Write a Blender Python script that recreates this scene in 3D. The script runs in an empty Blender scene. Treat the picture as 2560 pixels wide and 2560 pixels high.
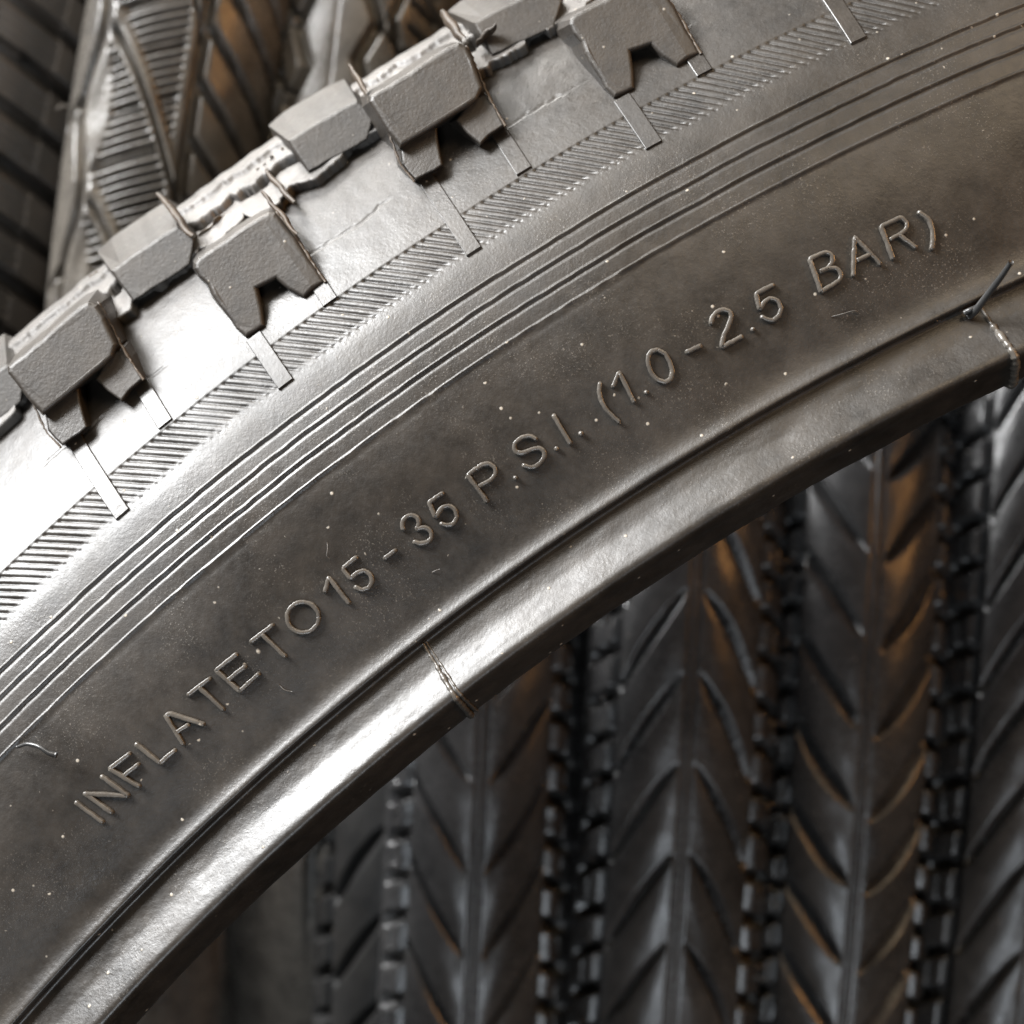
import bpy, bmesh, math
import numpy as np
from mathutils import Vector

S = 0.001                      # everything below is measured in millimetres
D = 170.0                      # camera to sidewall plane
K = 0.0395                     # mm per photo pixel in the sidewall plane
CX, CZ = 168.3, -240.9         # tyre axis seen from the optical axis
scene = bpy.context.scene
col = scene.collection

# ---------------------------------------------------------------- camera, light, exposure
cam = bpy.data.cameras.new('camera')
cam.sensor_width = 36.0
cam.lens = 36.0 * D / (2 * 1280 * K)
cam.clip_start = 0.01
cam.clip_end = 50.0
cam.dof.use_dof = True
cam.dof.focus_distance = (D + 2.0) * S
cam.dof.aperture_fstop = 21.0
cam_o = bpy.data.objects.new('camera', cam)
col.objects.link(cam_o)
cam_o.location = (0, -D * S, 0)
cam_o.rotation_euler = (math.radians(90), 0, 0)
scene.camera = cam_o

world = bpy.data.worlds.new('World')
scene.world = world
world.use_nodes = True
bg = world.node_tree.nodes['Background']
bg.inputs[0].default_value = (1.0, 0.86, 0.70, 1)
bg.inputs[1].default_value = 0.065

scene.view_settings.view_transform = 'Standard'
scene.view_settings.look = 'None'
scene.view_settings.gamma = 1.0
scene.view_settings.use_curve_mapping = False
scene.view_settings.exposure = 0.0


def area(name, loc, target, sx, sy, power, colour):
    l = bpy.data.lights.new(name, 'AREA')
    l.shape = 'RECTANGLE'
    l.size = sx
    l.size_y = sy
    l.energy = power
    l.color = colour
    o = bpy.data.objects.new(name, l)
    col.objects.link(o)
    o.location = loc
    d = Vector(target) - Vector(loc)
    o.rotation_euler = d.to_track_quat('-Z', 'Y').to_euler()
    return o


area('window_light', (-0.90, -0.33, 0.74), (0, 0.02, 0), 0.50, 0.50, 60.0, (0.98, 0.985, 0.99))
area('skylight', (-0.40, 0.34, 0.74), (0, 0.02, 0.04), 0.50, 0.40, 12.0, (1.0, 0.97, 0.92))
area('front_left_fill', (-0.36, -0.36, 0.62), (0, 0.03, 0), 0.45, 0.40, 3.0, (1.0, 0.93, 0.83))  # added fill, dimmer than the key, grades the light towards the front
area('warm_lamp', (0.62, -0.05, 0.34), (0, 0.05, 0), 0.22, 0.22, 0.5, (1.0, 0.52, 0.2))
area('warm_sheen_fill', (0.22, -0.70, 0.62), (0.02, 0.0, 0.02), 0.34, 0.34, 2.6, (1.0, 0.78, 0.52))  # added fill, gives the upper right sidewall a warm brown sheen
area('cool_low_fill', (-0.04, -0.80, -0.46), (0.02, 0.06, -0.03), 0.16, 0.36, 3.0, (0.84, 0.92, 1.0))  # added fill from below, puts bluish streaks on the lower right treads
area('low_warm_fill', (0.30, -0.20, 0.12), (0.02, 0.06, -0.03), 0.045, 0.045, 0.42, (1.0, 0.46, 0.13))  # added second warm fill, shines through the hole to the tyres behind

rng = np.random.default_rng(7)

# ---------------------------------------------------------------- helpers


def tag(o, label=None, cat=None, group=None, kind=None):
    if label: o['label'] = label
    if cat: o['category'] = cat
    if group: o['group'] = group
    if kind: o['kind'] = kind
    return o


def link(name, me, mat, parent=None, smooth=True):
    if mat: me.materials.append(mat)
    if smooth: me.polygons.foreach_set('use_smooth', np.ones(len(me.polygons), bool))
    me.update()
    o = bpy.data.objects.new(name, me)
    col.objects.link(o)
    if parent: o.parent = parent
    return o


def empty(name, loc=(0, 0, 0)):
    o = bpy.data.objects.new(name, None)
    o.empty_display_size = 0.02
    col.objects.link(o)
    o.location = loc
    return o


def mesh_np(name, v, f):
    me = bpy.data.meshes.new(name)
    v = np.asarray(v, float) * S
    f = np.asarray(f, np.int32)
    n, k = f.shape
    me.vertices.add(len(v))
    me.vertices.foreach_set('co', v.ravel())
    me.loops.add(n * k)
    me.loops.foreach_set('vertex_index', f.ravel())
    me.polygons.add(n)
    me.polygons.foreach_set('loop_start', np.arange(0, n * k, k, dtype=np.int32))
    me.update(calc_edges=True)
    return me


def grid_faces(nu, nv, cu=False, cv=False, flip=False):
    iu = np.arange(nu if cu else nu - 1)
    iv = np.arange(nv if cv else nv - 1)
    a, b = np.meshgrid(iu, iv, indexing='ij')
    a2, b2 = (a + 1) % nu, (b + 1) % nv
    f = np.stack([a * nv + b, a2 * nv + b, a2 * nv + b2, a * nv + b2], -1).reshape(-1, 4)
    return f[:, ::-1] if flip else f


def smooth01(x):
    x = np.clip(x, 0, 1)
    return x * x * (3 - 2 * x)


def bump(x, w):                       # soft pulse of half-width w
    return smooth01(1 - np.abs(x) / w)


def noise1(x, seed, scale):           # smooth value noise on the line
    r = np.random.default_rng(seed)
    t = r.random(4096) * 2 - 1
    x = x / scale
    i = np.floor(x).astype(int)
    f = smooth01(x - i)
    return t[i % 4096] * (1 - f) + t[(i + 1) % 4096] * f


def noise2(x, y, seed, scale):
    r = np.random.default_rng(seed)
    t = r.random((256, 256)) * 2 - 1
    x, y = x / scale, y / scale
    i, j = np.floor(x).astype(int), np.floor(y).astype(int)
    fx, fy = smooth01(x - i), smooth01(y - j)
    g = lambda a, b: t[a % 256, b % 256]
    return (g(i, j) * (1 - fx) + g(i + 1, j) * fx) * (1 - fy) + (g(i, j + 1) * (1 - fx) + g(i + 1, j + 1) * fx) * fy


def spline(pts, step):
    P = np.array(pts, float)
    ext = np.vstack([2 * P[0] - P[1], P, 2 * P[-1] - P[-2]])
    out = []
    for i in range(len(P) - 1):
        p0, p1, p2, p3 = ext[i:i + 4]
        t0, t1 = 0, max(np.linalg.norm(p1 - p0), 1e-6) ** .5
        t2 = t1 + max(np.linalg.norm(p2 - p1), 1e-6) ** .5
        t3 = t2 + max(np.linalg.norm(p3 - p2), 1e-6) ** .5
        st = step(p1) if callable(step) else step
        n = max(2, int(math.ceil(np.linalg.norm(p2 - p1) / st)))
        t = np.linspace(t1, t2, n, endpoint=False)[:, None]
        a1 = (t1 - t) / (t1 - t0) * p0 + (t - t0) / (t1 - t0) * p1
        a2 = (t2 - t) / (t2 - t1) * p1 + (t - t1) / (t2 - t1) * p2
        a3 = (t3 - t) / (t3 - t2) * p2 + (t - t2) / (t3 - t2) * p3
        b1 = (t2 - t) / (t2 - t0) * a1 + (t - t0) / (t2 - t0) * a2
        b2 = (t3 - t) / (t3 - t1) * a2 + (t - t1) / (t3 - t1) * a3
        out.append((t2 - t) / (t2 - t1) * b1 + (t - t1) / (t2 - t1) * b2)
    out.append(P[-1:])
    return np.vstack(out)


def path_normals(P):
    T = np.gradient(P, axis=0)
    T /= np.linalg.norm(T, axis=1)[:, None]
    return np.c_[T[:, 1], -T[:, 0]]      # (dr, dd) normal towards smaller depth / larger r


# ---------------------------------------------------------------- materials


def rubber(name, dark, light, r0, r1, lumps=.45, dust=0.5, grain=0.00006, bloom=0.0, spec=.5, seed=0.0, bumps=1.0, speck_col=(0.40, 0.36, 0.30, 1)):
    m = bpy.data.materials.new(name)
    m.use_nodes = True
    nt = m.node_tree
    N, L = nt.nodes, nt.links
    b = N['Principled BSDF']
    tc = N.new('ShaderNodeTexCoord')
    mp = N.new('ShaderNodeMapping')
    mp.inputs[1].default_value = (seed, seed * .7, seed * .3)
    L.new(tc.outputs['Object'], mp.inputs[0])
    V = mp.outputs[0]

    def noise(scale, detail=4, rough=.55):
        n = N.new('ShaderNodeTexNoise')
        n.inputs['Scale'].default_value = scale
        n.inputs['Detail'].default_value = detail
        n.inputs['Roughness'].default_value = rough
        L.new(V, n.inputs['Vector'])
        return n.outputs['Fac']

    def ramp(src, p0, p1, c0=(0, 0, 0, 1), c1=(1, 1, 1, 1)):
        r = N.new('ShaderNodeValToRGB')
        r.color_ramp.elements[0].position = p0
        r.color_ramp.elements[1].position = p1
        r.color_ramp.elements[0].color = c0
        r.color_ramp.elements[1].color = c1
        L.new(src, r.inputs[0])
        return r.outputs[0]

    def math_(op, a, c, clamp=False):
        n = N.new('ShaderNodeMath')
        n.operation = op
        n.use_clamp = clamp
        for i, q in enumerate((a, c)):
            if isinstance(q, (int, float)): n.inputs[i].default_value = q
            else: L.new(q, n.inputs[i])
        return n.outputs[0]

    def mix(fac, a, c):
        n = N.new('ShaderNodeMix')
        n.data_type = 'RGBA'
        if isinstance(fac, (int, float)): n.inputs[0].default_value = fac
        else: L.new(fac, n.inputs[0])
        for i, q in ((6, a), (7, c)):
            if isinstance(q, tuple): n.inputs[i].default_value = q
            else: L.new(q, n.inputs[i])
        return n.outputs[2]

    big = noise(70, 5, .65)
    mid = noise(420, 5, .6)
    base = ramp(math_('ADD', math_('MULTIPLY', big, .6), math_('MULTIPLY', mid, .4)), .36, .64, dark + (1,), light + (1,))
    # fine pale dust grains and larger crumbs, some lint
    vo = N.new('ShaderNodeTexVoronoi')
    vo.inputs['Scale'].default_value = 480
    L.new(V, vo.inputs['Vector'])
    g1 = ramp(vo.outputs['Distance'], .05, .10, (1, 1, 1, 1), (0, 0, 0, 1))
    pick = ramp(noise(900, 0), .50, .56)
    grains = math_('MULTIPLY', g1, pick)
    vo2 = N.new('ShaderNodeTexVoronoi')
    vo2.inputs['Scale'].default_value = 150
    L.new(V, vo2.inputs['Vector'])
    sep = N.new('ShaderNodeSeparateColor')
    L.new(vo2.outputs['Color'], sep.inputs[0])
    g2 = math_('MULTIPLY', ramp(math_('ADD', vo2.outputs['Distance'], math_('MULTIPLY', mid, .16)), .095, .12, (1, 1, 1, 1), (0, 0, 0, 1)), ramp(sep.outputs[0], .95, .96))
    haze = math_('MULTIPLY', ramp(noise(5200, 2), .60, .74), ramp(noise(130, 3), .45, .62))
    du = math_('MULTIPLY', math_('ADD', math_('ADD', grains, g2), math_('MULTIPLY', haze, .22), True), dust, True)
    colr = mix(du, base, speck_col)
    L.new(colr, b.inputs['Base Color'])
    rr = ramp(math_('ADD', math_('MULTIPLY', noise(60, 3, .5), .65), math_('MULTIPLY', noise(1500, 3), .35)), .38, .62, (r0,) * 3 + (1,), (r1,) * 3 + (1,))
    rn = mix(math_('MULTIPLY', du, .8), rr, (.85, .85, .85, 1))
    L.new(rn, b.inputs['Roughness'])
    b.inputs['IOR'].default_value = 1.52
    b.inputs['Specular IOR Level'].default_value = spec
    if bloom:
        b.inputs['Sheen Weight'].default_value = bloom
        b.inputs['Sheen Roughness'].default_value = .45
    # relief
    h = math_('ADD', math_('ADD', math_('MULTIPLY', noise(2600, 4, .6), .5), math_('MULTIPLY', noise(700, 4), lumps)), math_('MULTIPLY', du, .8))
    bn = N.new('ShaderNodeBump')
    bn.inputs['Strength'].default_value = bumps
    bn.inputs['Distance'].default_value = grain
    L.new(h, bn.inputs['Height'])
    L.new(bn.outputs[0], b.inputs['Normal'])
    return m


M_side = rubber('sidewall_rubber', (.009, .0077, .0065), (.031, .0262, .0215), .33, .47, dust=.75, grain=.00005)
M_knob = rubber('knob_rubber', (.014, .0115, .0092), (.038, .031, .024), .40, .58, spec=.45, lumps=.3, dust=.5, grain=.00009, seed=3.1)
M_tread = rubber('tread_rubber', (.055, .051, .047), (.115, .106, .098), .42, .60, dust=.5, grain=.00009, seed=1.7)
M_brown = rubber('dusty_brown_flash', (.020, .014, .009), (.07, .047, .027), .5, .7, dust=.5, grain=.0001, seed=5.2)
M_letter = rubber('lettering_rubber', (.045, .040, .035), (.10, .09, .077), .25, .38, dust=.6, grain=.00005, seed=8.1)
M_hair = rubber('hair_rubber', (.02, .02, .02), (.04, .04, .04), .25, .4, dust=.1, grain=.00003, seed=2.2)
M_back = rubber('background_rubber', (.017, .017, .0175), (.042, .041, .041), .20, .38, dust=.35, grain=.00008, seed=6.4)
M_deep = rubber('deep_shade_rubber', (.006, .006, .006), (.014, .013, .012), .5, .7, spec=.25, dust=.2, grain=.00008, seed=3.4)  # rubber copy with shade put into the colour, for linings and leftmost tyre
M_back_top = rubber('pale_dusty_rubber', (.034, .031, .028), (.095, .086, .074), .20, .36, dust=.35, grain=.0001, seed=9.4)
M_back_brown = rubber('shaded_brown_dusty_rubber', (.010, .008, .006), (.026, .020, .015), .45, .62, dust=.3, grain=.0001, seed=4.4)  # brown rubber, base darkened further to stand in for shadow

# ---------------------------------------------------------------- front tyre geometry
ANG0 = math.hypot(CX, CZ)


def px_ray(px, py, d=0.0):             # photo pixel on the plane at depth d -> x, z (mm)
    f = (D + d) / D
    return (px - 1280) * K * f, (1280 - py) * K * f


def px_polar(px, py, d):               # -> radius, angle (clockwise from the left) round the tyre axis
    x, z = px_ray(px, py, d)
    return math.hypot(x - CX, z - CZ), math.atan2(z - CZ, CX - x)


prof_pts = [(281.5, 9), (280.6, 5), (280.0, 2.6), (280.5, 1.0), (281.45, -.8), (282.1, -2.15), (282.55, -2.62), (283.05, -2.62),
            (283.9, -2.14), (284.9, -1.44), (286, -.72), (287.2, -.18), (288.1, .18), (288.5, .34), (288.78, .2), (288.95, -.5), (289.15, -.70), (289.42, -.64),
            (289.95, -.36), (290.6, -.10), (291.6, .08), (294, .14), (298.5, .24), (302.5, .55), (305.5, 1.0), (308, 1.5), (311, 2.3),
            (314.5, 3.5), (318, 5.0), (322.5, 7.4), (326, 9.6), (330, 12.5), (334, 15.9), (338, 20), (341.5, 25), (342.6, 30)]


def prof_step(p):
    r = p[0]
    if r < 290: return .16
    if r < 307: return .45
    if r < 316: return .14
    if r < 324: return .13
    if r < 332: return .19
    return .35


PROF = spline(prof_pts, prof_step)
PN = path_normals(PROF)
# visible outer surface only, radius -> depth
_o = PROF[:, 0] > 289.4
_r, _d = PROF[_o, 0], PROF[_o, 1]
_nr, _nd = PN[_o, 0], PN[_o, 1]


def surf(r):
    d = np.interp(r, _r, _d)
    n = np.stack([np.interp(r, _r, _nr), np.interp(r, _r, _nd)], -1)
    return d, n / np.linalg.norm(n, axis=-1, keepdims=True)


def px_surf(px, py):                   # photo pixel -> point of the casing surface (r, angle)
    d = 0.0
    for _ in range(12):
        r, a = px_polar(px, py, d)
        d = float(surf(np.array(r))[0])
    return r, a


def polar_to_xyz(r, a, d):             # tyre local coordinates: axis through the origin
    return np.stack([-r * np.cos(a), d, r * np.sin(a)], -1)


tyre = empty('mountain_bike_tyre', (CX * S, 0, CZ * S))
tag(tyre, 'big knobbly bicycle tyre in front with raised lettering INFLATE TO 15-35 P.S.I.', 'tyre')

rad = math.radians
fine = np.arange(rad(37.5), rad(71.5), .125 / 315)
coarse = np.linspace(rad(71.5), rad(37.5 + 360), 330, endpoint=False)
ANG = np.concatenate([fine, coarse])
in_fine = (ANG < rad(71.5)).astype(float)

HP = rad(.187)                          # hatch pitch
r_hi, r_ho = px_polar(736, 938, 5)[0], px_polar(624, 905, 7.4)[0]
LINES = [308.12, 310.45, 312.62, 314.62]


def casing_disp(R, A):
    t = A * 315
    h = np.zeros_like(R)
    for i, l in enumerate(LINES):
        w = noise1(t, 40 + i, 6.0) * .05 + noise1(t, 50 + i, 1.3) * .03
        x = R - l - w
        h += .24 * smooth01((x + .17) / .20) * smooth01((.13 - x) / .16)     # ridge, steep inner flank
        h -= .10 * bump(x + .36, .28)
    # slanted hatch grooves
    u = (R - r_hi) / (r_ho - r_hi)
    inside = smooth01((u - .03) / .13) * smooth01((1 - u) / .03)
    ph = (A + (R - r_hi) / 318 * 1.02) / HP
    fr = np.abs((ph % 1) - .5)
    g = smooth01(1 - fr / .21)
    tip = smooth01((1 - np.hypot((u - .02) * 3.6 / .17, fr / .19)) * 2.0)
    h -= inside * g * (.20 + .07 * noise1(t, 3, 1.7)) + tip * (.05 + .05 * noise1(t, 4, 1.1))
    h -= .05 * smooth01((u + .3) / .4) * smooth01((1.01 - u) / .02)        # the whole band lies a touch lower
    # fine mould crack on the shoulder panel
    cr = R - 328.2 - .35 * noise1(t, 9, 3.1) - .12 * noise1(t, 10, .7)
    h -= .16 * bump(cr, .16) * smooth01(noise1(t, 11, 4.0) * 1.4 + .75)
    # gentle unevenness
    h += .05 * noise2(t, R, 21, 9.0) + .018 * noise2(t, R, 22, 2.3)
    sh = smooth01((R - 323.5) / 4)
    h += sh * .012 * noise2(t, R, 24, .9)
    bead = smooth01((288.5 - R) / 1.5)
    h += bead * (.05 * noise2(t, R * 2, 25, 5.0) + .03 * noise1(t, 26, 14) + .012 * noise2(t, R * 3, 28, 1.6))
    return h * 1.0


nP = len(PROF)
inner = spline([(342.0, 31), (339, 30), (333, 20), (325, 12.5), (314, 6.5), (302, 3.2), (293, 3.0), (286.5, 5), (283, 8)], 3.0)
PR = np.repeat(PROF[None, :, 0], len(ANG), 0)
AA = np.repeat(ANG[:, None], nP, 1)
disp = casing_disp(PR, AA) * in_fine[:, None] * (PROF[None, :, 1] < 24)
Rr = PR + disp * PN[None, :, 0]
Dd = PROF[None, :, 1] + disp * PN[None, :, 1]
V1 = polar_to_xyz(Rr, AA, Dd)
casing = link('sidewall', mesh_np('sidewall', V1.reshape(-1, 3), grid_faces(len(ANG), nP, cu=True)), M_side, tyre)
A2 = np.linspace(0, 2 * math.pi, 400, endpoint=False)
# far half and inner lining, closing the section
back = PROF[::-1][::3].copy()
back[:, 1] = 60.0 - back[:, 1]
sec = np.vstack([[(342.6, 30)], back, [(283, 52)], np.c_[inner[::-1][:, 0], 60 - inner[::-1][:, 1]], inner, [(281.5, 9)]])
V2 = polar_to_xyz(np.repeat(sec[None, :, 0], len(A2), 0), np.repeat(A2[:, None], len(sec), 1), np.repeat(sec[None, :, 1], len(A2), 0))
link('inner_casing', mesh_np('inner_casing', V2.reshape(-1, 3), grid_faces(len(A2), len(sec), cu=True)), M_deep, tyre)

# ---- tread cap with a torn, ragged edge
capA = np.concatenate([np.arange(rad(37.5), rad(71.5), .2 / 336), np.linspace(rad(71.5), rad(397.5), 330, endpoint=False)])
fineA = capA < rad(71.5)
t = capA * 336
rg_ = np.random.default_rng(12)
bx, by = [t.min() - 1], [0.0]
while bx[-1] < t.max() + 1:
    bx.append(bx[-1] + rg_.uniform(.25, 2.4)); by.append(float(np.clip(by[-1] * .55 + rg_.normal() * .42, -.8, .8)))
    bx.append(bx[-1] + rg_.uniform(.04, .3)); by.append(by[-1] + rg_.normal() * .25)
rag = np.where(fineA, np.interp(t, bx, by) + .07 * noise1(t, 74, .3), 0)
r_edge = np.maximum(335.4 + 1.35 * rag + .25 * noise1(t, 79, 9), 334.7)
front = []
for frac in np.linspace(0, 1, 64):
    rr = r_edge + (342.35 - r_edge) * frac
    d_, n_ = surf(rr)
    off = 1.25 + .10 * noise2(t, rr, 77, 1.4) * fineA
    jag = .035 * noise1(t, 78, 4) + .030 * np.round(1.4 * noise1(t, 80, 1.1)) + .012 * noise1(t, 81, .35)
    off = off + .75 * smooth01((frac - .47 - jag) / .02) * fineA - .9 * smooth01((frac - .38) / .03) * smooth01((.47 + jag - frac) / .015) * fineA + .45 * smooth01((frac - .72 - .6 * jag) / .03) * fineA
    if frac == 0:
        front.append((rr - .1 * n_[:, 0] + .1, d_ + .25 - .0 * rr))
        front.append((rr + n_[:, 0] * off * .75, d_ + n_[:, 1] * off * .75))
        rr = rr + .12
    front.append((rr + n_[:, 0] * off, d_ + n_[:, 1] * off))
for dd in (33, 37, 41, 44.5):
    r_ = np.interp(60 - dd, _d, _r)
    front.append((np.full(len(capA), r_ + 1.1), np.full(len(capA), float(dd))))
front.append((np.full(len(capA), 333.0), np.full(len(capA), 44.0)))
Rc = np.stack([f[0] for f in front], 1)
Dc = np.stack([f[1] for f in front], 1)
V3 = polar_to_xyz(Rc, np.repeat(capA[:, None], Rc.shape[1], 1), Dc)
cap = link('tread_cap', mesh_np('tread_cap', V3.reshape(-1, 3), grid_faces(len(capA), Rc.shape[1], cu=True)), M_tread, tyre, smooth=True)


# ---- knobs: outline traced in the face plane, pushed back into the casing
def knob_mesh(name, poly_px, ref_ang, face_d, tilt, depth, top_slope, bevel=.28, base_r=None, rough=.06, seed=1, draft=1.0):
    """poly_px: photo pixels of the outline; returns a mesh whose first instance sits at its traced place"""
    r = np.random.default_rng(seed)
    pts = []
    for (x, y) in poly_px:
        d = face_d
        for _ in range(4):
            rr, a = px_polar(x, y, d)
            d = face_d + tilt * (rr - base_r)
        pts.append((rr, a, d))
    # subdivide edges so the outline can be slightly uneven
    P = []
    for i in range(len(pts)):
        p, q = np.array(pts[i]), np.array(pts[(i + 1) % len(pts)])
        L_ = math.hypot(q[0] - p[0], (q[1] - p[1]) * 330)
        n = max(1, int(L_ / 1.1))
        for k in range(n):
            c = p + (q - p) * k / n
            if k: c = c + np.array([r.normal() * rough, r.normal() * rough / 330, 0])
            P.append(c)
    bm = bmesh.new()
    n = len(P)
    Q = np.array([[p[0], p[1] * 330] for p in P])
    tg = np.roll(Q, -1, 0) - np.roll(Q, 1, 0)
    tg /= np.linalg.norm(tg, axis=1)[:, None] + 1e-9
    area2 = np.sum(Q[:, 0] * np.roll(Q[:, 1], -1) - Q[:, 1] * np.roll(Q[:, 0], -1))
    no = np.c_[tg[:, 1], -tg[:, 0]] * (1 if area2 > 0 else -1)
    f = [bm.verts.new(polar_to_xyz(p[0], p[1], p[2]) * S) for p in P]
    b = [bm.verts.new(polar_to_xyz(p[0] + top_slope * depth + draft * no[i, 0], p[1] + draft * no[i, 1] / 330, p[2] + depth) * S) for i, p in enumerate(P)]
    ff = bm.faces.new(f)
    bm.faces.new(b[::-1])
    for i in range(n):
        bm.faces.new((f[(i + 1) % n], f[i], b[i], b[(i + 1) % n]))
    bmesh.ops.recalc_face_normals(bm, faces=bm.faces)
    ed = [e for e in bm.edges if e.verts[0] in f or e.verts[1] in f] if False else [e for e in ff.edges]
    bmesh.ops.bevel(bm, geom=ed, offset=bevel * S, segments=5, profile=.5, affect='EDGES')
    me = bpy.data.meshes.new(name)
    bm.to_mesh(me)
    bm.free()
    return me


def z_pts(ox, oy, sc, pts): return [(ox + x * sc, oy + y * sc) for x, y in pts]


PITCH = rad(4.02)
REF = {'plain': 1, 'stepped': 2}
ZP = 500 / 1932
plain_px = z_pts(400, 400, ZP, [(830, 1715), (560, 1390), (335, 1050), (335, 1000), (365, 955), (430, 905), (720, 705), (980, 540), (1050, 508), (1110, 512), (1155, 560),
                               (1380, 870), (1590, 1180), (1390, 1335), (1250, 1255), (1120, 1150), (940, 1240), (985, 1430), (1010, 1600)])
step_top = z_pts(860, 40, ZP, [(545, 1270), (430, 1120), (245, 830), (255, 770), (330, 720), (700, 490), (1000, 300), (1110, 255), (1190, 300),
                               (1290, 540), (1345, 690), (1290, 800), (1000, 990), (760, 1140)])
leg_l = z_pts(860, 40, ZP, [(690, 1585), (560, 1430), (540, 1240), (700, 1150), (895, 1070), (905, 1200), (955, 1440), (880, 1490)])
leg_r = z_pts(860, 40, ZP, [(1320, 1240), (1190, 1130), (1080, 1010), (1180, 880), (1290, 780), (1390, 740), (1550, 1055), (1400, 1150)])
row2_px = z_pts(0, 0, 900 / 1932, [(715, 1620), (600, 1455), (700, 1380), (950, 1215), (1050, 1275), (1020, 1420)])

base_r = px_polar(612, 845, 7.6)[0]
me_plain = knob_mesh('knob_plain', plain_px, 0, 8.1, .22, 12.0, .22, .45, base_r, .07, 3)
me_top = knob_mesh('knob_stepped', step_top, 0, 7.7, .20, 12.0, .22, .50, base_r, .07, 4)
me_ll = knob_mesh('knob_leg_left', leg_l, 0, 8.15, .32, 10.0, .2, .26, base_r, .05, 5)
me_lr = knob_mesh('knob_leg_right', leg_r, 0, 8.15, .32, 10.0, .2, .26, base_r, .05, 6)
me_row2 = knob_mesh('knob_row2', row2_px, 0, 16.4, .25, 9.0, .48, .3, px_polar(335, 755, 16.5)[0], .05, 7)


# relief bars running from the knob legs down across the hatch band
def bar_mesh(name, p0, p1, w, h):
    (r0, a0), (r1, a1) = px_surf(*p0), px_surf(*p1)
    n = 26
    V = []
    for i in range(n):
        t_ = i / (n - 1)
        rr, aa = r0 + (r1 - r0) * t_, a0 + (a1 - a0) * t_
        d_, nn = surf(np.array(rr))
        end = 1.0 if 0 < i < n - 1 else 0
        for (q, hh) in ((-w / 2 - .02, -.25), (-w / 2, h * .86), (-w / 2 + .07, h), (0, h), (w / 2 - .07, h), (w / 2, h * .86), (w / 2 + .02, -.25)):
            o = hh if end else -.25
            V.append(polar_to_xyz(rr + nn[0] * o, aa + q / rr, float(d_) + nn[1] * o))
    # steep ends
    for j in range(7):
        V[7 + j] = V[j] + (V[14 + j] - V[7 + j]) * 0 + (V[7 + j] - V[j]) * 1.0
        k = (n - 1) * 7 + j
        V[k] = V[k - 7] * .93 + V[k] * .07 if j in (0, 6) else polar_to_xyz(r1 + .0, a1 + ((j - 3) / 3) * w / 2 / r1, float(surf(np.array(r1))[0]) + .3)
    return mesh_np(name, np.array(V), grid_faces(n, 7))


me_bar_l = bar_mesh('relief_bar_mid', (632, 838), (719, 966), 1.85, .24)
me_bar_r = bar_mesh('relief_bar_short', (794, 706), (828, 758), 1.75, .24)
me_bar_sl = bar_mesh('relief_bar_long', (1055, 432), (1191, 638), 1.75, .24)
me_bar_sr = bar_mesh('relief_bar_medium', (1243, 324), (1314, 433), 1.75, .24)


def place(name, me, mat, k, label=None):
    if name == 'relief_bar': me.polygons.foreach_set('use_smooth', np.zeros(len(me.polygons), bool))
    o = bpy.data.objects.new(name, me)
    if not me.materials: me.materials.append(mat)
    col.objects.link(o)
    o.parent = tyre
    o.rotation_euler = (0, PITCH * k, 0)
    o['group'] = 'knobs and ribs round the tread'
    if label: o['label'] = label
    return o


for k in range(-6, 9):
    jit = 0
    if k % 2:                                         # plain horseshoe knob
        place('side_knob', me_plain, M_knob, k - 1)
    else:
        o = place('side_knob', me_top, M_knob, k - 2)
        for m_ in (me_ll, me_lr):
            g = bpy.data.objects.new('knob_leg', m_)
            if not m_.materials: m_.materials.append(M_knob)
            col.objects.link(g)
            g.parent = o
    place('relief_bar', me_bar_l if k % 2 else me_bar_sl, M_side, k - (1 if k % 2 else 2))
    place('relief_bar', me_bar_r if k % 2 else me_bar_sr, M_side, k - (1 if k % 2 else 2))
    place('centre_knob', me_row2, M_knob, k - 1)


# ---- small blocks, flash fins and hairs
def tube_pts(pts, rad_fn, n=10, flat=1.0):
    P = np.array(pts, float)
    T = np.gradient(P, axis=0)
    T /= np.linalg.norm(T, axis=1)[:, None]
    up = np.array([0, -1.0, 0])
    V = []
    m = len(P)
    for i in range(m):
        s_ = np.cross(T[i], up)
        s_ /= np.linalg.norm(s_) + 1e-9
        u_ = np.cross(s_, T[i])
        rr = rad_fn(i / (m - 1))
        for j in range(n):
            a = 2 * math.pi * j / n
            V.append(P[i] + s_ * math.cos(a) * rr + u_ * math.sin(a) * rr * flat)
    return np.array(V), grid_faces(m, n, cv=True)


def resample(P, step):
    P = np.array(P, float)
    L_ = np.r_[0, np.cumsum(np.linalg.norm(np.diff(P, axis=0), axis=1))]
    n = max(3, int(L_[-1] / step) + 1)
    q = np.linspace(0, L_[-1], n)
    return np.stack([np.interp(q, L_, P[:, i]) for i in range(P.shape[1])], 1)


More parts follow.
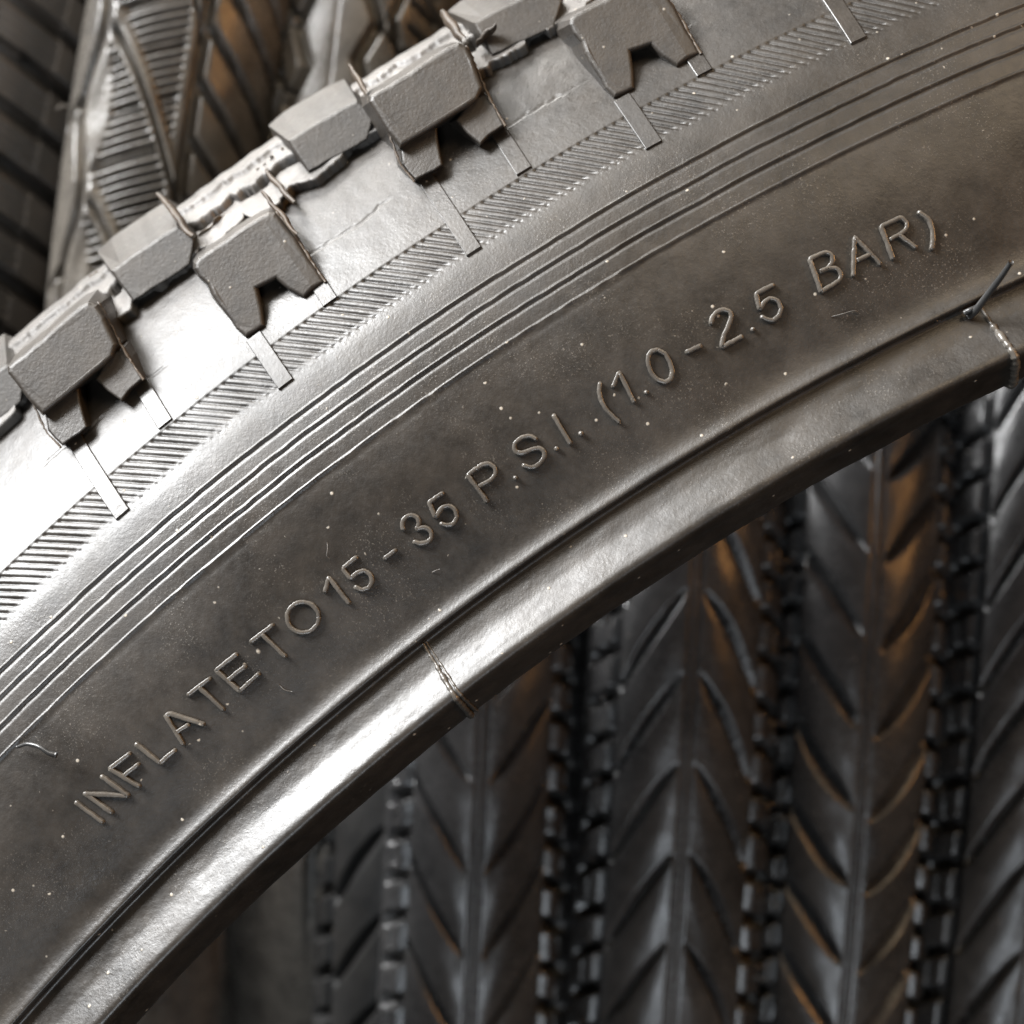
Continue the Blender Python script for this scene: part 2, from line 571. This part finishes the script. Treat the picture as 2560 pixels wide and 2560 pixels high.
# flash fins standing across the tread edge (thin membranes)
def fin(px0, px1, d0, d1, w, h, mat=M_brown, name='rubber_flash'):
    a = np.array([*px_ray(*px0, d0), d0])
    b = np.array([*px_ray(*px1, d1), d1])
    A_ = np.array([a[0] - CX, a[2], a[1] - CZ])
    B_ = np.array([b[0] - CX, b[2], b[1] - CZ])
    n = 9
    side = np.cross(B_ - A_, [0, 1, 0]); side /= np.linalg.norm(side)
    V = []
    rg = np.random.default_rng(int(px0[0]))
    for i in range(n):
        t_ = i / (n - 1)
        c = A_ + (B_ - A_) * t_
        ww = w * (.7 + .5 * math.sin(math.pi * t_)) / 2
        hh = h * (.3 + .3 * rg.random())
        j_ = side * rg.normal() * .08
        for (sx, dy) in ((-1, h * 3), (-.7, -hh * .5), (0, -hh), (.7, -hh * .5), (1, h * 3)):
            V.append(c + side * ww * sx + j_ + np.array([0, dy, 0]))
    return link(name, mesh_np(name, np.array(V), grid_faces(n, 5)), mat, tyre)


Z1 = 900 / 1932
Z3 = 600 / 1932
for (p0, p1, d0, d1, w, h) in [
        ((872, 161), (918, 232), 19, 14, .55, .5), ((392, 482), (480, 590), 20, 14.5, .75, .5), ((662, 424), (735, 505), 19, 14, .6, .4),
        ((655, 478), (742, 585), 13, 9, .5, .5), 
        ((1105, 25), (1160, 95), 18, 14, .9, .5), ((960, 235), (1015, 320), 14, 10, .4, .3), ((1190, 110), (1240, 60), 17, 15, .5, .4),
        ((250, 840), (238, 780), 17, 19, .5, .4)]:
    fin(p0, p1, d0, d1, w, h)

def fence(seed, r0, a_lo, a_hi, hgt, off0, mat):
    """thin torn membrane of rubber standing on the tread cap"""
    rg = np.random.default_rng(seed)
    aa = np.arange(a_lo, a_hi, .16 / 338)
    tt = aa * 338
    hs = np.interp(tt, *(lambda n: (np.linspace(tt[0], tt[-1], n), np.abs(rg.normal(.45, .5, n)).clip(.02, 1.3)))(int((tt[-1] - tt[0]) / .55) + 3)) * hgt
    hs *= smooth01((tt - tt[0]) / .8) * smooth01((tt[-1] - tt) / .8)
    rr = r0 + .3 * noise1(tt, seed, 3.0)
    d_, n_ = surf(rr)
    lean = .35 * noise1(tt, seed + 1, 1.3)
    cols = []
    for (sd, hh) in ((.07, -.4), (.05, 1.0), (-.05, 1.0), (-.07, -.4)):
        o = off0 + (hs if hh > 0 else hh)
        R_ = rr + n_[:, 0] * o - n_[:, 1] * sd + (lean * hs if hh > 0 else 0)
        D_ = d_ + n_[:, 1] * o + n_[:, 0] * sd
        cols.append(polar_to_xyz(R_, aa, D_))
    V = np.stack(cols, 1)
    return link('rubber_flash', mesh_np('rubber_flash', V.reshape(-1, 3), grid_faces(len(aa), 4)), mat, tyre, smooth=False)


rgf = np.random.default_rng(5)
a_ = rad(40)
i_ = 0
while a_ < rad(70):
    w_ = rad(rgf.uniform(.7, 2.2))
    fence(200 + i_, [339.6, 337.6, 341.2][i_ % 3], a_, a_ + w_, rgf.uniform(.6, 1.3), 1.25, M_tread if i_ % 2 else M_brown)
    a_ += w_ * rgf.uniform(.5, 1.2)
    i_ += 1


def edge_flash(name, pts_px, face_d, tilt, w):
    P = []
    for (x, y) in pts_px:
        d = face_d
        for _ in range(4):
            rr, a = px_polar(x, y, d)
            d = face_d + tilt * (rr - base_r)
        P.append(polar_to_xyz(rr, a, d + .15))
    P = resample(np.array(P), .3)
    P += np.random.default_rng(4).normal(size=P.shape) * .03
    ws = 1 + .5 * noise1(np.arange(200) * .15, 8, 1.0)
    V, F = tube_pts(P, lambda t_: w * ws[int(t_ * 199)], 6)
    return mesh_np(name, V, F)


me_ef = edge_flash('flash_edge', z_pts(400, 400, ZP, [(1125, 500), (1170, 560), (1390, 865), (1600, 1180)]), 8.1, .30, .17)
me_ef2 = edge_flash('flash_edge_b', z_pts(860, 40, ZP, [(1180, 290), (1300, 540), (1370, 720), (1560, 1060)]), 7.9, .29, .15)
me_ef3 = edge_flash('flash_edge_c', z_pts(860, 40, ZP, [(235, 820), (430, 1130), (545, 1430), (680, 1600)]), 7.9, .29, .12)
for o in list(tyre.children):
    if o.name.split('.')[0] != 'side_knob': continue
    for me_ in ((me_ef,) if o.data == me_plain else (me_ef2, me_ef3)):
        if not me_.materials: me_.materials.append(M_brown)
        g = bpy.data.objects.new('mould_flash', me_)
        col.objects.link(g)
        g.parent = o

# ---- raised lettering
ZL = 400 / 1932
strokes = []


def st(ox, oy, *lines):
    for ln in lines:
        strokes.append(z_pts(ox, oy, ZL, ln))


def ring(cx, cy, rx, ry, n=28): return [(cx + rx * math.cos(a), cy + ry * math.sin(a)) for a in np.linspace(0, 2 * math.pi, n + 1)]


st(150, 1700, [(200, 1475), (525, 1715)],
   [(310, 1365), (635, 1600)], [(510, 1160), (835, 1395)], [(305, 1370), (830, 1398)],
   [(610, 1070), (965, 1285)], [(610, 1070), (850, 885)], [(775, 1155), (955, 1015)],
   [(925, 770), (1215, 1000)], [(1215, 1000), (1395, 845)],
   [(1740, 535), (1335, 405), (1285, 430), (1495, 775)], [(1405, 635), (1560, 535)])
st(430, 1450, [(200, 1390), (465, 1185)], [(330, 1290), (630, 1565)],
   [(790, 895), (535, 1090), (825, 1340), (1055, 1130)], [(685, 1205), (890, 1040)],
   [(960, 745), (1225, 540)], [(1090, 655), (1375, 925)], ring(1585, 450, 193, 185))
st(680, 1230, [(645, 1205), (690, 1030), (935, 1345)],
   [(1025, 790), (855, 920), (950, 1050), (1030, 975), (1110, 945), (1190, 990), (1215, 1075), (1180, 1150), (1100, 1185), (1010, 1150)],
   [(1360, 805), (1495, 700)])
st(960, 1080, [(230, 1180), (220, 1090), (270, 1020), (340, 1000), (410, 1035), (430, 1115), (385, 1185), (440, 1155), (515, 1155), (572, 1205), (575, 1280), (520, 1335), (440, 1350), (365, 1325)],
   [(715, 735), (545, 850), (625, 1035), (650, 985), (705, 910), (790, 885), (860, 935), (885, 1025), (845, 1105), (770, 1130), (690, 1105)],
   [(1250, 840), (1010, 520), (1180, 395), (1270, 380), (1345, 430), (1350, 505), (1290, 585), (1150, 655)],
   [(1580, 550), (1600, 562)],
   [(1840, 85), (1760, 45), (1660, 65), (1585, 130), (1565, 205), (1610, 258), (1690, 250), (1800, 205), (1880, 190), (1940, 240), (1935, 310), (1875, 390), (1790, 435), (1685, 405)])
st(1160, 950, [(1110, 825), (1130, 838)], [(1085, 430), (1285, 770)], [(1400, 640), (1425, 655)])
st(1440, 780, [(290, 860), (280, 960), (300, 1060), (350, 1160), (430, 1250), (525, 1335)],
   [(445, 905), (520, 730), (705, 1090)], [(840, 965), (860, 978)],
   [(990, 462), (1080, 510), (1140, 620), (1165, 730), (1140, 820), (1070, 850), (980, 820), (910, 740), (865, 620), (870, 525), (920, 470), (990, 462)],
   [(1335, 485), (1505, 410)])
st(1700, 600, [(375, 1010), (385, 940), (440, 870), (520, 840), (600, 862), (620, 930), (590, 1020), (530, 1150), (500, 1300), (745, 1165)],
   [(865, 1080), (885, 1090)],
   [(1125, 545), (915, 650), (965, 850), (1005, 760), (1080, 702), (1180, 735), (1222, 820), (1200, 910), (1130, 975), (1060, 970), (985, 930)])
st(1980, 480, [(350, 1205), (210, 810), (400, 725), (480, 760), (490, 850), (430, 925), (320, 970), (450, 920), (540, 925), (590, 990), (580, 1060), (500, 1115), (350, 1205)],
   [(735, 1015), (755, 555), (1065, 875)], [(780, 830), (950, 750)],
   [(1215, 805), (1070, 420), (1310, 310), (1380, 370), (1380, 450), (1310, 510), (1180, 575)], [(1290, 525), (1490, 675)],
   [(1530, 250), (1650, 340), (1690, 450), (1700, 570), (1680, 695)])
LV, LF, off = [], [], 0
LW, LH = .225, .42
for si, sline in enumerate(strokes):
    Q = np.array([px_surf(*p) for p in sline])
    Q = np.c_[Q[:, 0], Q[:, 1] * 300]
    Q = resample(Q, .13 if len(sline) > 2 else .2)
    if len(sline) > 4:                              # round the traced curves
        for _ in range(3): Q[1:-1] = (Q[:-2] + 2 * Q[1:-1] + Q[2:]) / 4
    Q += .015 * np.random.default_rng(si).normal(size=Q.shape)
    T = np.gradient(Q, axis=0)
    T /= np.linalg.norm(T, axis=1)[:, None] + 1e-9
    Nn = np.c_[-T[:, 1], T[:, 0]]
    m = len(Q)
    # rounded ends
    Qe = np.vstack([Q[0] - T[0] * .19, Q[0] - T[0] * .12, Q, Q[-1] + T[-1] * .12, Q[-1] + T[-1] * .19])
    Ne = np.vstack([Nn[0], Nn[0], Nn, Nn[-1], Nn[-1]])
    sc = np.r_[.15, .7, np.ones(m), .7, .15]
    prof = [(-1.25, -.35), (-1.0, .15), (-.92, .88), (-.7, 1.0), (.7, 1.0), (.92, .88), (1.0, .15), (1.25, -.35)]
    V = []
    wob = 1 + .12 * noise1(np.arange(m + 4) * .2, si, 1.0)
    for i in range(m + 4):
        for (x, h) in prof:
            q = Qe[i] + Ne[i] * x * LW * sc[i] * wob[i]
            hh = h * LH * (sc[i] if h > 0 else 1)
            d_, nn = surf(np.array(q[0]))
            V.append(polar_to_xyz(q[0] + nn[0] * hh, q[1] / 300, float(d_) + nn[1] * hh))
    LV.append(np.array(V))
    LF.append(grid_faces(m + 4, len(prof)) + off)
    off += len(V)
lett = link('lettering', mesh_np('lettering', np.vstack(LV), np.vstack(LF)), M_letter, tyre, smooth=False)
lett['label'] = 'raised rubber letters reading INFLATE TO 15-35 P.S.I. (1.0-2.5 BAR)'


# ---- mould seams on the bead, vent hairs, lint
def loc3(px, py, d):
    x, z = px_ray(px, py, d)
    return np.array([x - CX, d, z - CZ])


def bead_depth(r):
    m_ = (PROF[:, 0] < 289) & (np.arange(nP) > 18)
    return np.interp(r, PROF[m_, 0], PROF[m_, 1])


def bead_rib(p0, p1, w, name='mould_seam', h=.0):
    (r0, a0), (r1, a1) = px_polar(*p0, 0), px_polar(*p1, -2)
    ii = np.where((PROF[:, 0] < 288.7) & (np.arange(nP) > 3))[0]
    ii = ii[(PROF[ii, 0] < r0) | (PROF[ii, 1] > -2.7)][::-1]
    P = []
    rg = np.random.default_rng(int(p0[0]))
    L_ = np.r_[0, np.cumsum(np.linalg.norm(np.diff(PROF[ii], axis=0), axis=1))]
    Lr = abs(r0 - r1) * 1.12
    for j, i in enumerate(ii):
        rr = PROF[i, 0] + PN[i, 0] * .03
        P.append(polar_to_xyz(rr, a0 + (a1 - a0) * L_[j] / Lr, PROF[i, 1] + PN[i, 1] * .03))
    P = resample(np.array(P), .18)
    P += rg.normal(size=P.shape) * .018
    ws = 1 + .35 * noise1(np.arange(200) * .3, 5, 1.0)
    V, F = tube_pts(P, lambda t_: w * (.55 + .6 * min(1, t_ * 1.8)) * ws[int(t_ * 199)], 8)
    return link(name, mesh_np(name, V, F), M_letter, tyre)


ZQ = 500 / 1932
bead_rib((960 + 365 * ZQ, 1400 + 800 * ZQ), (960 + 640 * ZQ, 1400 + 1240 * ZQ), .30)
bead_rib((960 + 400 * ZQ, 1400 + 790 * ZQ), (960 + 690 * ZQ, 1400 + 1220 * ZQ), .16)
bead_rib((2060 + 1540 * ZQ, 640 + 545 * ZQ), (2060 + 1820 * ZQ, 640 + 975 * ZQ), .42)


def hair(name, pts, r0, r1, mat=M_hair):
    P = spline(np.array([loc3(*p) for p in pts]), .25)
    V, F = tube_pts(P, lambda t_: r0 + (r1 - r0) * t_, 8)
    V = np.vstack([V, P[:1], P[-1:]])
    n = 8
    cap = [[len(V) - 2, (j + 1) % n, j, j] for j in range(n)]
    b0 = (len(P) - 1) * n
    capb = [[len(V) - 1, b0 + j, b0 + (j + 1) % n, b0 + (j + 1) % n] for j in range(n)]
    me = bpy.data.meshes.new(name)
    fs = [tuple(map(int, f)) for f in F] + [tuple(map(int, c[:3])) for c in cap] + [tuple(map(int, c[:3])) for c in capb]
    me.from_pydata([tuple(v * S) for v in V], [], fs)
    return link(name, me, mat, tyre)


hair('vent_hair', [(2424, 790, 0), (2440, 775, -1), (2478, 725, -3), (2508, 685, -5), (2528, 655, -6.5)], .40, .27)
hair('vent_hair', [(2412, 782, -.5), (2425, 775, -.9), (2440, 768, -.8)], .30, .22)
hair('vent_hair', [(42, 1868, .6), (70, 1860, -.2), (100, 1868, -.8), (122, 1882, -1.1), (142, 1888, -1.2)], .14, .30)
for pts in [[(818, 1355, .1), (819, 1372, -.1), (817, 1390, -.1), (823, 1396, .1)], [(2078, 792, .1), (2105, 785, -.15), (2140, 777, -.2), (2150, 785, 0)],
            [(698, 1712, .1), (712, 1725, -.1), (730, 1729, 0)], [(1080, 1431, .1), (1090, 1426, -.1), (1099, 1423, 0)],
            [(2300, 812, .1), (2330, 803, -.15), (2352, 802, 0)], [(880, 1700, 0.1), (870, 1716, -.1), (850, 1722, 0)]]:
    o = hair('lint_thread', pts, .05, .04, M_tread)

# ---------------------------------------------------------------- tyres behind


def ring_tyre(name, label, u_mid, v_mid, lean, depth, rs, R, pattern, mat, group='bicycle tyres racked behind', arc=112, xsc=1.0, amax=118, turn=0.0, hairs=()):
    """u_mid, v_mid: where the tread centre line crosses, in 1932-wide photo units"""
    f = (D + depth) / D
    cx, cz = (u_mid * 1.325 - 1280) * K * f, (1280 - v_mid * 1.325) * K * f
    e = empty(name, ((cx - R * math.sin(rad(turn))) * S, (depth + R * math.cos(rad(turn))) * S, cz * S))
    e.rotation_euler = (0, rad(lean), rad(turn))
    tag(e, label, 'tyre', group)
    sf = np.arange(-arc, arc, .34)
    scs = np.linspace(arc, 2 * math.pi * R - arc, 150, endpoint=False)
    sa = np.concatenate([sf, scs])
    fine_ = (np.arange(len(sa)) < len(sf)).astype(float)
    al = np.linspace(-rad(amax), rad(amax), int(2 * rad(amax) * rs / .30))
    SS, AL = np.meshgrid(sa, al, indexing='ij')
    q = AL * rs
    H = pattern(SS, q) * fine_[:, None] * smooth01((rad(100) - np.abs(AL)) / .1)
    H += .05 * noise2(SS, q, 5, 3.0)
    rr = rs + H
    x = rr * np.sin(AL) * xsc
    rho = R - rs + rr * np.cos(AL)
    th = SS / R
    V = np.stack([x, -rho * np.cos(th), rho * np.sin(th)], -1)
    link('tread', mesh_np('tread', V.reshape(-1, 3), grid_faces(len(sa), len(al), cu=True)), mat, e)
    # inner lining so the tyre has a real wall thickness
    al2 = np.linspace(-rad(amax), rad(amax), 26)
    s2 = np.linspace(0, 2 * math.pi, 160, endpoint=False)
    S2, B2 = np.meshgrid(s2, al2, indexing='ij')
    r2 = rs - 2.4
    V = np.stack([r2 * np.sin(B2) * xsc, -(R - rs + r2 * np.cos(B2)) * np.cos(S2), (R - rs + r2 * np.cos(B2)) * np.sin(S2)], -1)
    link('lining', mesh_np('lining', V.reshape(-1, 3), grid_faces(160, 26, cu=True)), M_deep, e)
    # vent hairs
    rg = np.random.default_rng(int(u_mid) % 1000)
    for (s_, q_, ln, dx) in hairs:
        a_ = q_ / rs
        p0 = np.array([(rs - .5) * math.sin(a_) * xsc, 0, 0])
        rho_ = R - rs + (rs - .5) * math.cos(a_)
        base = np.array([p0[0], -rho_ * math.cos(s_ / R), rho_ * math.sin(s_ / R)])
        nrm = np.array([math.sin(a_) + dx, -math.cos(a_), 0])
        P = [base + nrm * ln * t_ + np.array([0, 0, rg.normal() * .5 * t_]) for t_ in np.linspace(0, 1, 6)]
        Vt, Ft = tube_pts(P, lambda t_: .32 * (1 - .45 * t_), 6)
        link('vent_hair', mesh_np('vent_hair', Vt, Ft), mat, e)
    return e


def chevron(direction, P=11.7, phase=0.0, slope=1.15, wmax=1.15, seed=1, stag=0.0):
    def f(s, q):
        s = s + .5 * noise2(s, q, seed + 30, 6.0) + 1.2 * noise1(s, seed + 40, 40)
        m = np.abs(q)
        sh = np.where(q > 0, stag * P, 0)
        c = s - direction * (slope * m * (1 + .015 * m)) + phase + sh
        k = (c + P / 2) % P - P / 2
        w = .35 + wmax * 1.35 * np.sin(np.clip(m - .6, 0, 10.2) / 10.2 * math.pi * .86) ** 1.1
        edge = smooth01((m - .8) / 1.2) * smooth01((10.4 - m) / .4)
        lo = np.clip((k + w) / (1.45 * w), 0, 1) ** 1.3                 # long slope below, steep wall above
        h = -2.3 * lo * smooth01((w - k) / .4) * edge * np.clip(w / 1.2, .3, 1)
        h += .10 * np.cos(k / P * 2 * math.pi + math.pi) * smooth01((m - 1) / 2) * smooth01((10.5 - m) / 1)
        h -= .45 * bump(m - .55, .35)
        h += .12 * bump(m, .3)
        # longitudinal shoulder groove and shoulder blocks
        h -= 2.2 * smooth01((.75 - np.abs(m - 11.3)) / .3 + .4)
        b = (s + phase * .6 + .35 * m + P) % (P / 2) - P / 4
        out = smooth01((m - 11.9) / .3) * smooth01((17.5 - m) / .6)
        h -= out * (2.0 + .5 * noise1(s, seed + 9, 6)) * smooth01((1.0 - np.abs(b)) / .35 + .3)
        b2 = (s + phase + 2.0) % P - P / 2
        h -= 1.2 * smooth01((m - 14.1) / .2) * smooth01((15.0 - m) / .2) * smooth01((3.8 - np.abs(b2)) / .4)
        h += .10 * noise2(s, q, seed, 1.6) * (m > 11)
        return h
    return f


def sipes(s, q, pitch, slope, w):
    ph = ((s - slope * q) / pitch) % 1
    return smooth01((w - np.abs(ph - .5)) / .12 + .4)


def wave_tread(s, q):
    # two winding grooves, leaf shaped fields of fine sipes between them
    P = 23.5
    q = q * .86
    g1 = q + 5.2 + 1.0 * np.sin((s + 3) * 2 * math.pi / P)
    h = -1.9 * smooth01((.85 - np.abs(g1)) / .5 + .3)
    # smooth swelling next to the groove
    h += .35 * bump(g1 - 2.1, 1.5)
    c = (s + 3.0 + 1.75 * (q - 1.5) + .10 * (q - 1.5) ** 2) % P - P / 2
    inz = smooth01((q + 2.4) / .4) * smooth01((9.0 - q) / .4)
    h -= 1.5 * inz * smooth01((.75 - np.abs(c)) / .6 + .25)
    h += .5 * inz * bump(c - 1.9, 1.1)
    fld = smooth01((q - (-1.9 + .9 * np.sin((s + 3) * 2 * math.pi / P))) / .25) * smooth01((7.0 - q) / .25) * smooth01((np.abs(c - .8) - 2.6) / .3)
    h -= 1.1 * fld * sipes(s, q, 1.3, .47, .24)
    k = s % 7.0
    h -= .9 * fld * smooth01((.3 - np.abs(k - .47 * q - 3)) / .15 + .3)
    h -= 1.9 * smooth01((.7 - np.abs(q - 8.8)) / .5 + .3)
    b = (s + 1.2 * q) % 7.8 - 3.9
    out = smooth01((q - 9.3) / .3)
    h -= out * 2.0 * smooth01((1.0 - np.abs(b)) / .4 + .3)
    # left shoulder lozenges
    b = (s - 1.1 * q) % P - P / 2
    lz = smooth01((-q - 6.6) / .4) * smooth01((q + 10.2) / .4)
    h -= lz * 1.6 * smooth01((.8 - np.abs(b)) / .5 + .3)
    return h


def tri(x): return np.abs(((x / 2) % 1) * 4 - 2) - 1


def zigzag_tread(s, q):
    h = np.zeros_like(q)
    for side in (-1, 1):
        m = q * side
        z = m - 3.6 - 1.25 * tri(s / 5.4 + (0 if side > 0 else .25))
        h -= 1.9 * smooth01((1.05 - np.abs(z - 1.2)) / .5 + .25)
        z2 = m - 8.6 - .9 * tri(s / 5.4 + .8)
        h -= 1.7 * smooth01((.7 - np.abs(z2)) / .5 + .25)
        b = (s + side * .9 * m) % 10.8 - 5.4
        h -= 1.4 * smooth01((m - 5.8) / .3) * smooth01((.6 - np.abs(b)) / .4 + .25)
        out = smooth01((m - 10) / .3) * smooth01((15 - m) / .3)
        h -= out * 1.2 * smooth01((.5 - np.abs((s + .5 * m) % 3.6 - 1.8)) / .3 + .3)
    h -= .35 * bump(q, .22)
    return h


def lug_tread(s, q):
    b = (s + .42 * q + .5 * noise1(s, 61, 9)) % 7.4 - 3.7
    h = -2.4 * smooth01((.95 - np.abs(b)) / .5 + .3) * smooth01((q + 6) / .4)
    b2 = (s + .42 * q + 3.7) % 14.8 - 7.4
    h -= 1.6 * smooth01((1.3 - np.abs(b2)) / .5 + .3) * smooth01((q - 6) / .4)
    h -= .6 * sipes(s, q, 1.25, -.42, .24) * smooth01((q - 1) / .3) * smooth01((11 - q) / .3)
    return h


def plain_block_tread(s, q):
    h = -1.8 * smooth01((.8 - np.abs((s + .9 * np.abs(q)) % 9 - 4.5)) / .5 + .3) * smooth01((np.abs(q) - 2) / .5)
    h -= 1.2 * smooth01((.6 - np.abs(np.abs(q) - 7)) / .4 + .3)
    return h


hp = lambda q, n, s0, st_, ln=2.4, dx=.4: [(s0 + st_ * i, q, ln * (.6 + .4 * ((i * 7) % 3) / 2), dx) for i in range(n)]
LOW = 1500
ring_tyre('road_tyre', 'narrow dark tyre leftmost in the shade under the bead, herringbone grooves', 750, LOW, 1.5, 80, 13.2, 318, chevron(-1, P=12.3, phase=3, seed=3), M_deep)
ring_tyre('road_tyre', 'chevron tyre with a pale lit left flank, second from left under the bead', 905, LOW, 2.6, 69, 14.0, 320, chevron(1, P=12.0, phase=1, wmax=.8, seed=4), M_back)
ring_tyre('road_tyre', 'chevron tyre left of the orange lit one, grooves sloping down from centre', 1292, LOW, 3.4, 66, 14.6, 322, chevron(-1, phase=6.5, P=12.2, slope=1.35, wmax=.85, seed=5), M_back, hairs=hp(13.5, 9, -62, 11.7, 2.6, .8) + hp(-13.5, 8, -58, 11.7))
ring_tyre('road_tyre', 'chevron tyre with V grooves glowing orange on one side, second from right at lower right', 1628, LOW, 3.9, 68, 13.8, 320, chevron(1, phase=2.2, P=11.3, slope=1.0, wmax=1.25, seed=6, stag=.12), M_back, hairs=hp(-12.5, 8, -50, 11.7, 2.0, -.3))
ring_tyre('road_tyre', 'dusty chevron tyre cut off by the right edge of the photo', 1975, LOW, 5.0, 67, 14.2, 321, chevron(-1, P=12.6, phase=8, slope=1.4, wmax=.9, seed=8), M_back)

ring_tyre('hybrid_tyre', 'dark tyre with slanting lugs in the top left corner', -85, 300, 11, 72, 20, 318, lug_tread, M_back_brown)
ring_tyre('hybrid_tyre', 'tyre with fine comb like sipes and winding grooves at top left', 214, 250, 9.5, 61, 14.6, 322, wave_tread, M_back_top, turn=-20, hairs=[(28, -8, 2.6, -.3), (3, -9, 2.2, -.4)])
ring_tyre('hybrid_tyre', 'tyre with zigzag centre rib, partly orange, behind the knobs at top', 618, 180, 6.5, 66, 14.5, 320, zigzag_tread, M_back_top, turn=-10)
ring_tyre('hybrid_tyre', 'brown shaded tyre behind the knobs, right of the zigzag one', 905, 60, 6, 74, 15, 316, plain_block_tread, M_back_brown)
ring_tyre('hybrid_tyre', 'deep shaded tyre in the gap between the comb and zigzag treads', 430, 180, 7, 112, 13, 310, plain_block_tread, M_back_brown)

# ---------------------------------------------------------------- added wall far behind, coloured dark so gaps between tyres stay black
wm = bpy.data.materials.new('dark_backing')
wm.use_nodes = True
wn = wm.node_tree
nz = wn.nodes.new('ShaderNodeTexNoise')
nz.inputs['Scale'].default_value = 6
rp = wn.nodes.new('ShaderNodeValToRGB')
rp.color_ramp.elements[0].color = (.012, .010, .008, 1)
rp.color_ramp.elements[1].color = (.03, .025, .02, 1)
wn.links.new(nz.outputs['Fac'], rp.inputs[0])
wn.links.new(rp.outputs[0], wn.nodes['Principled BSDF'].inputs['Base Color'])
wn.nodes['Principled BSDF'].inputs['Roughness'].default_value = .9
w = mesh_np('wall', [(-2500, 780, -2000), (2500, 780, -2000), (2500, 780, 2000), (-2500, 780, 2000), (-2500, 860, -2000), (2500, 860, -2000), (2500, 860, 2000), (-2500, 860, 2000)],
            [(0, 1, 2, 3), (5, 4, 7, 6), (0, 4, 5, 1), (3, 2, 6, 7), (0, 3, 7, 4), (1, 5, 6, 2)])
tag(link('wall', w, wm, None, smooth=False), kind='structure')
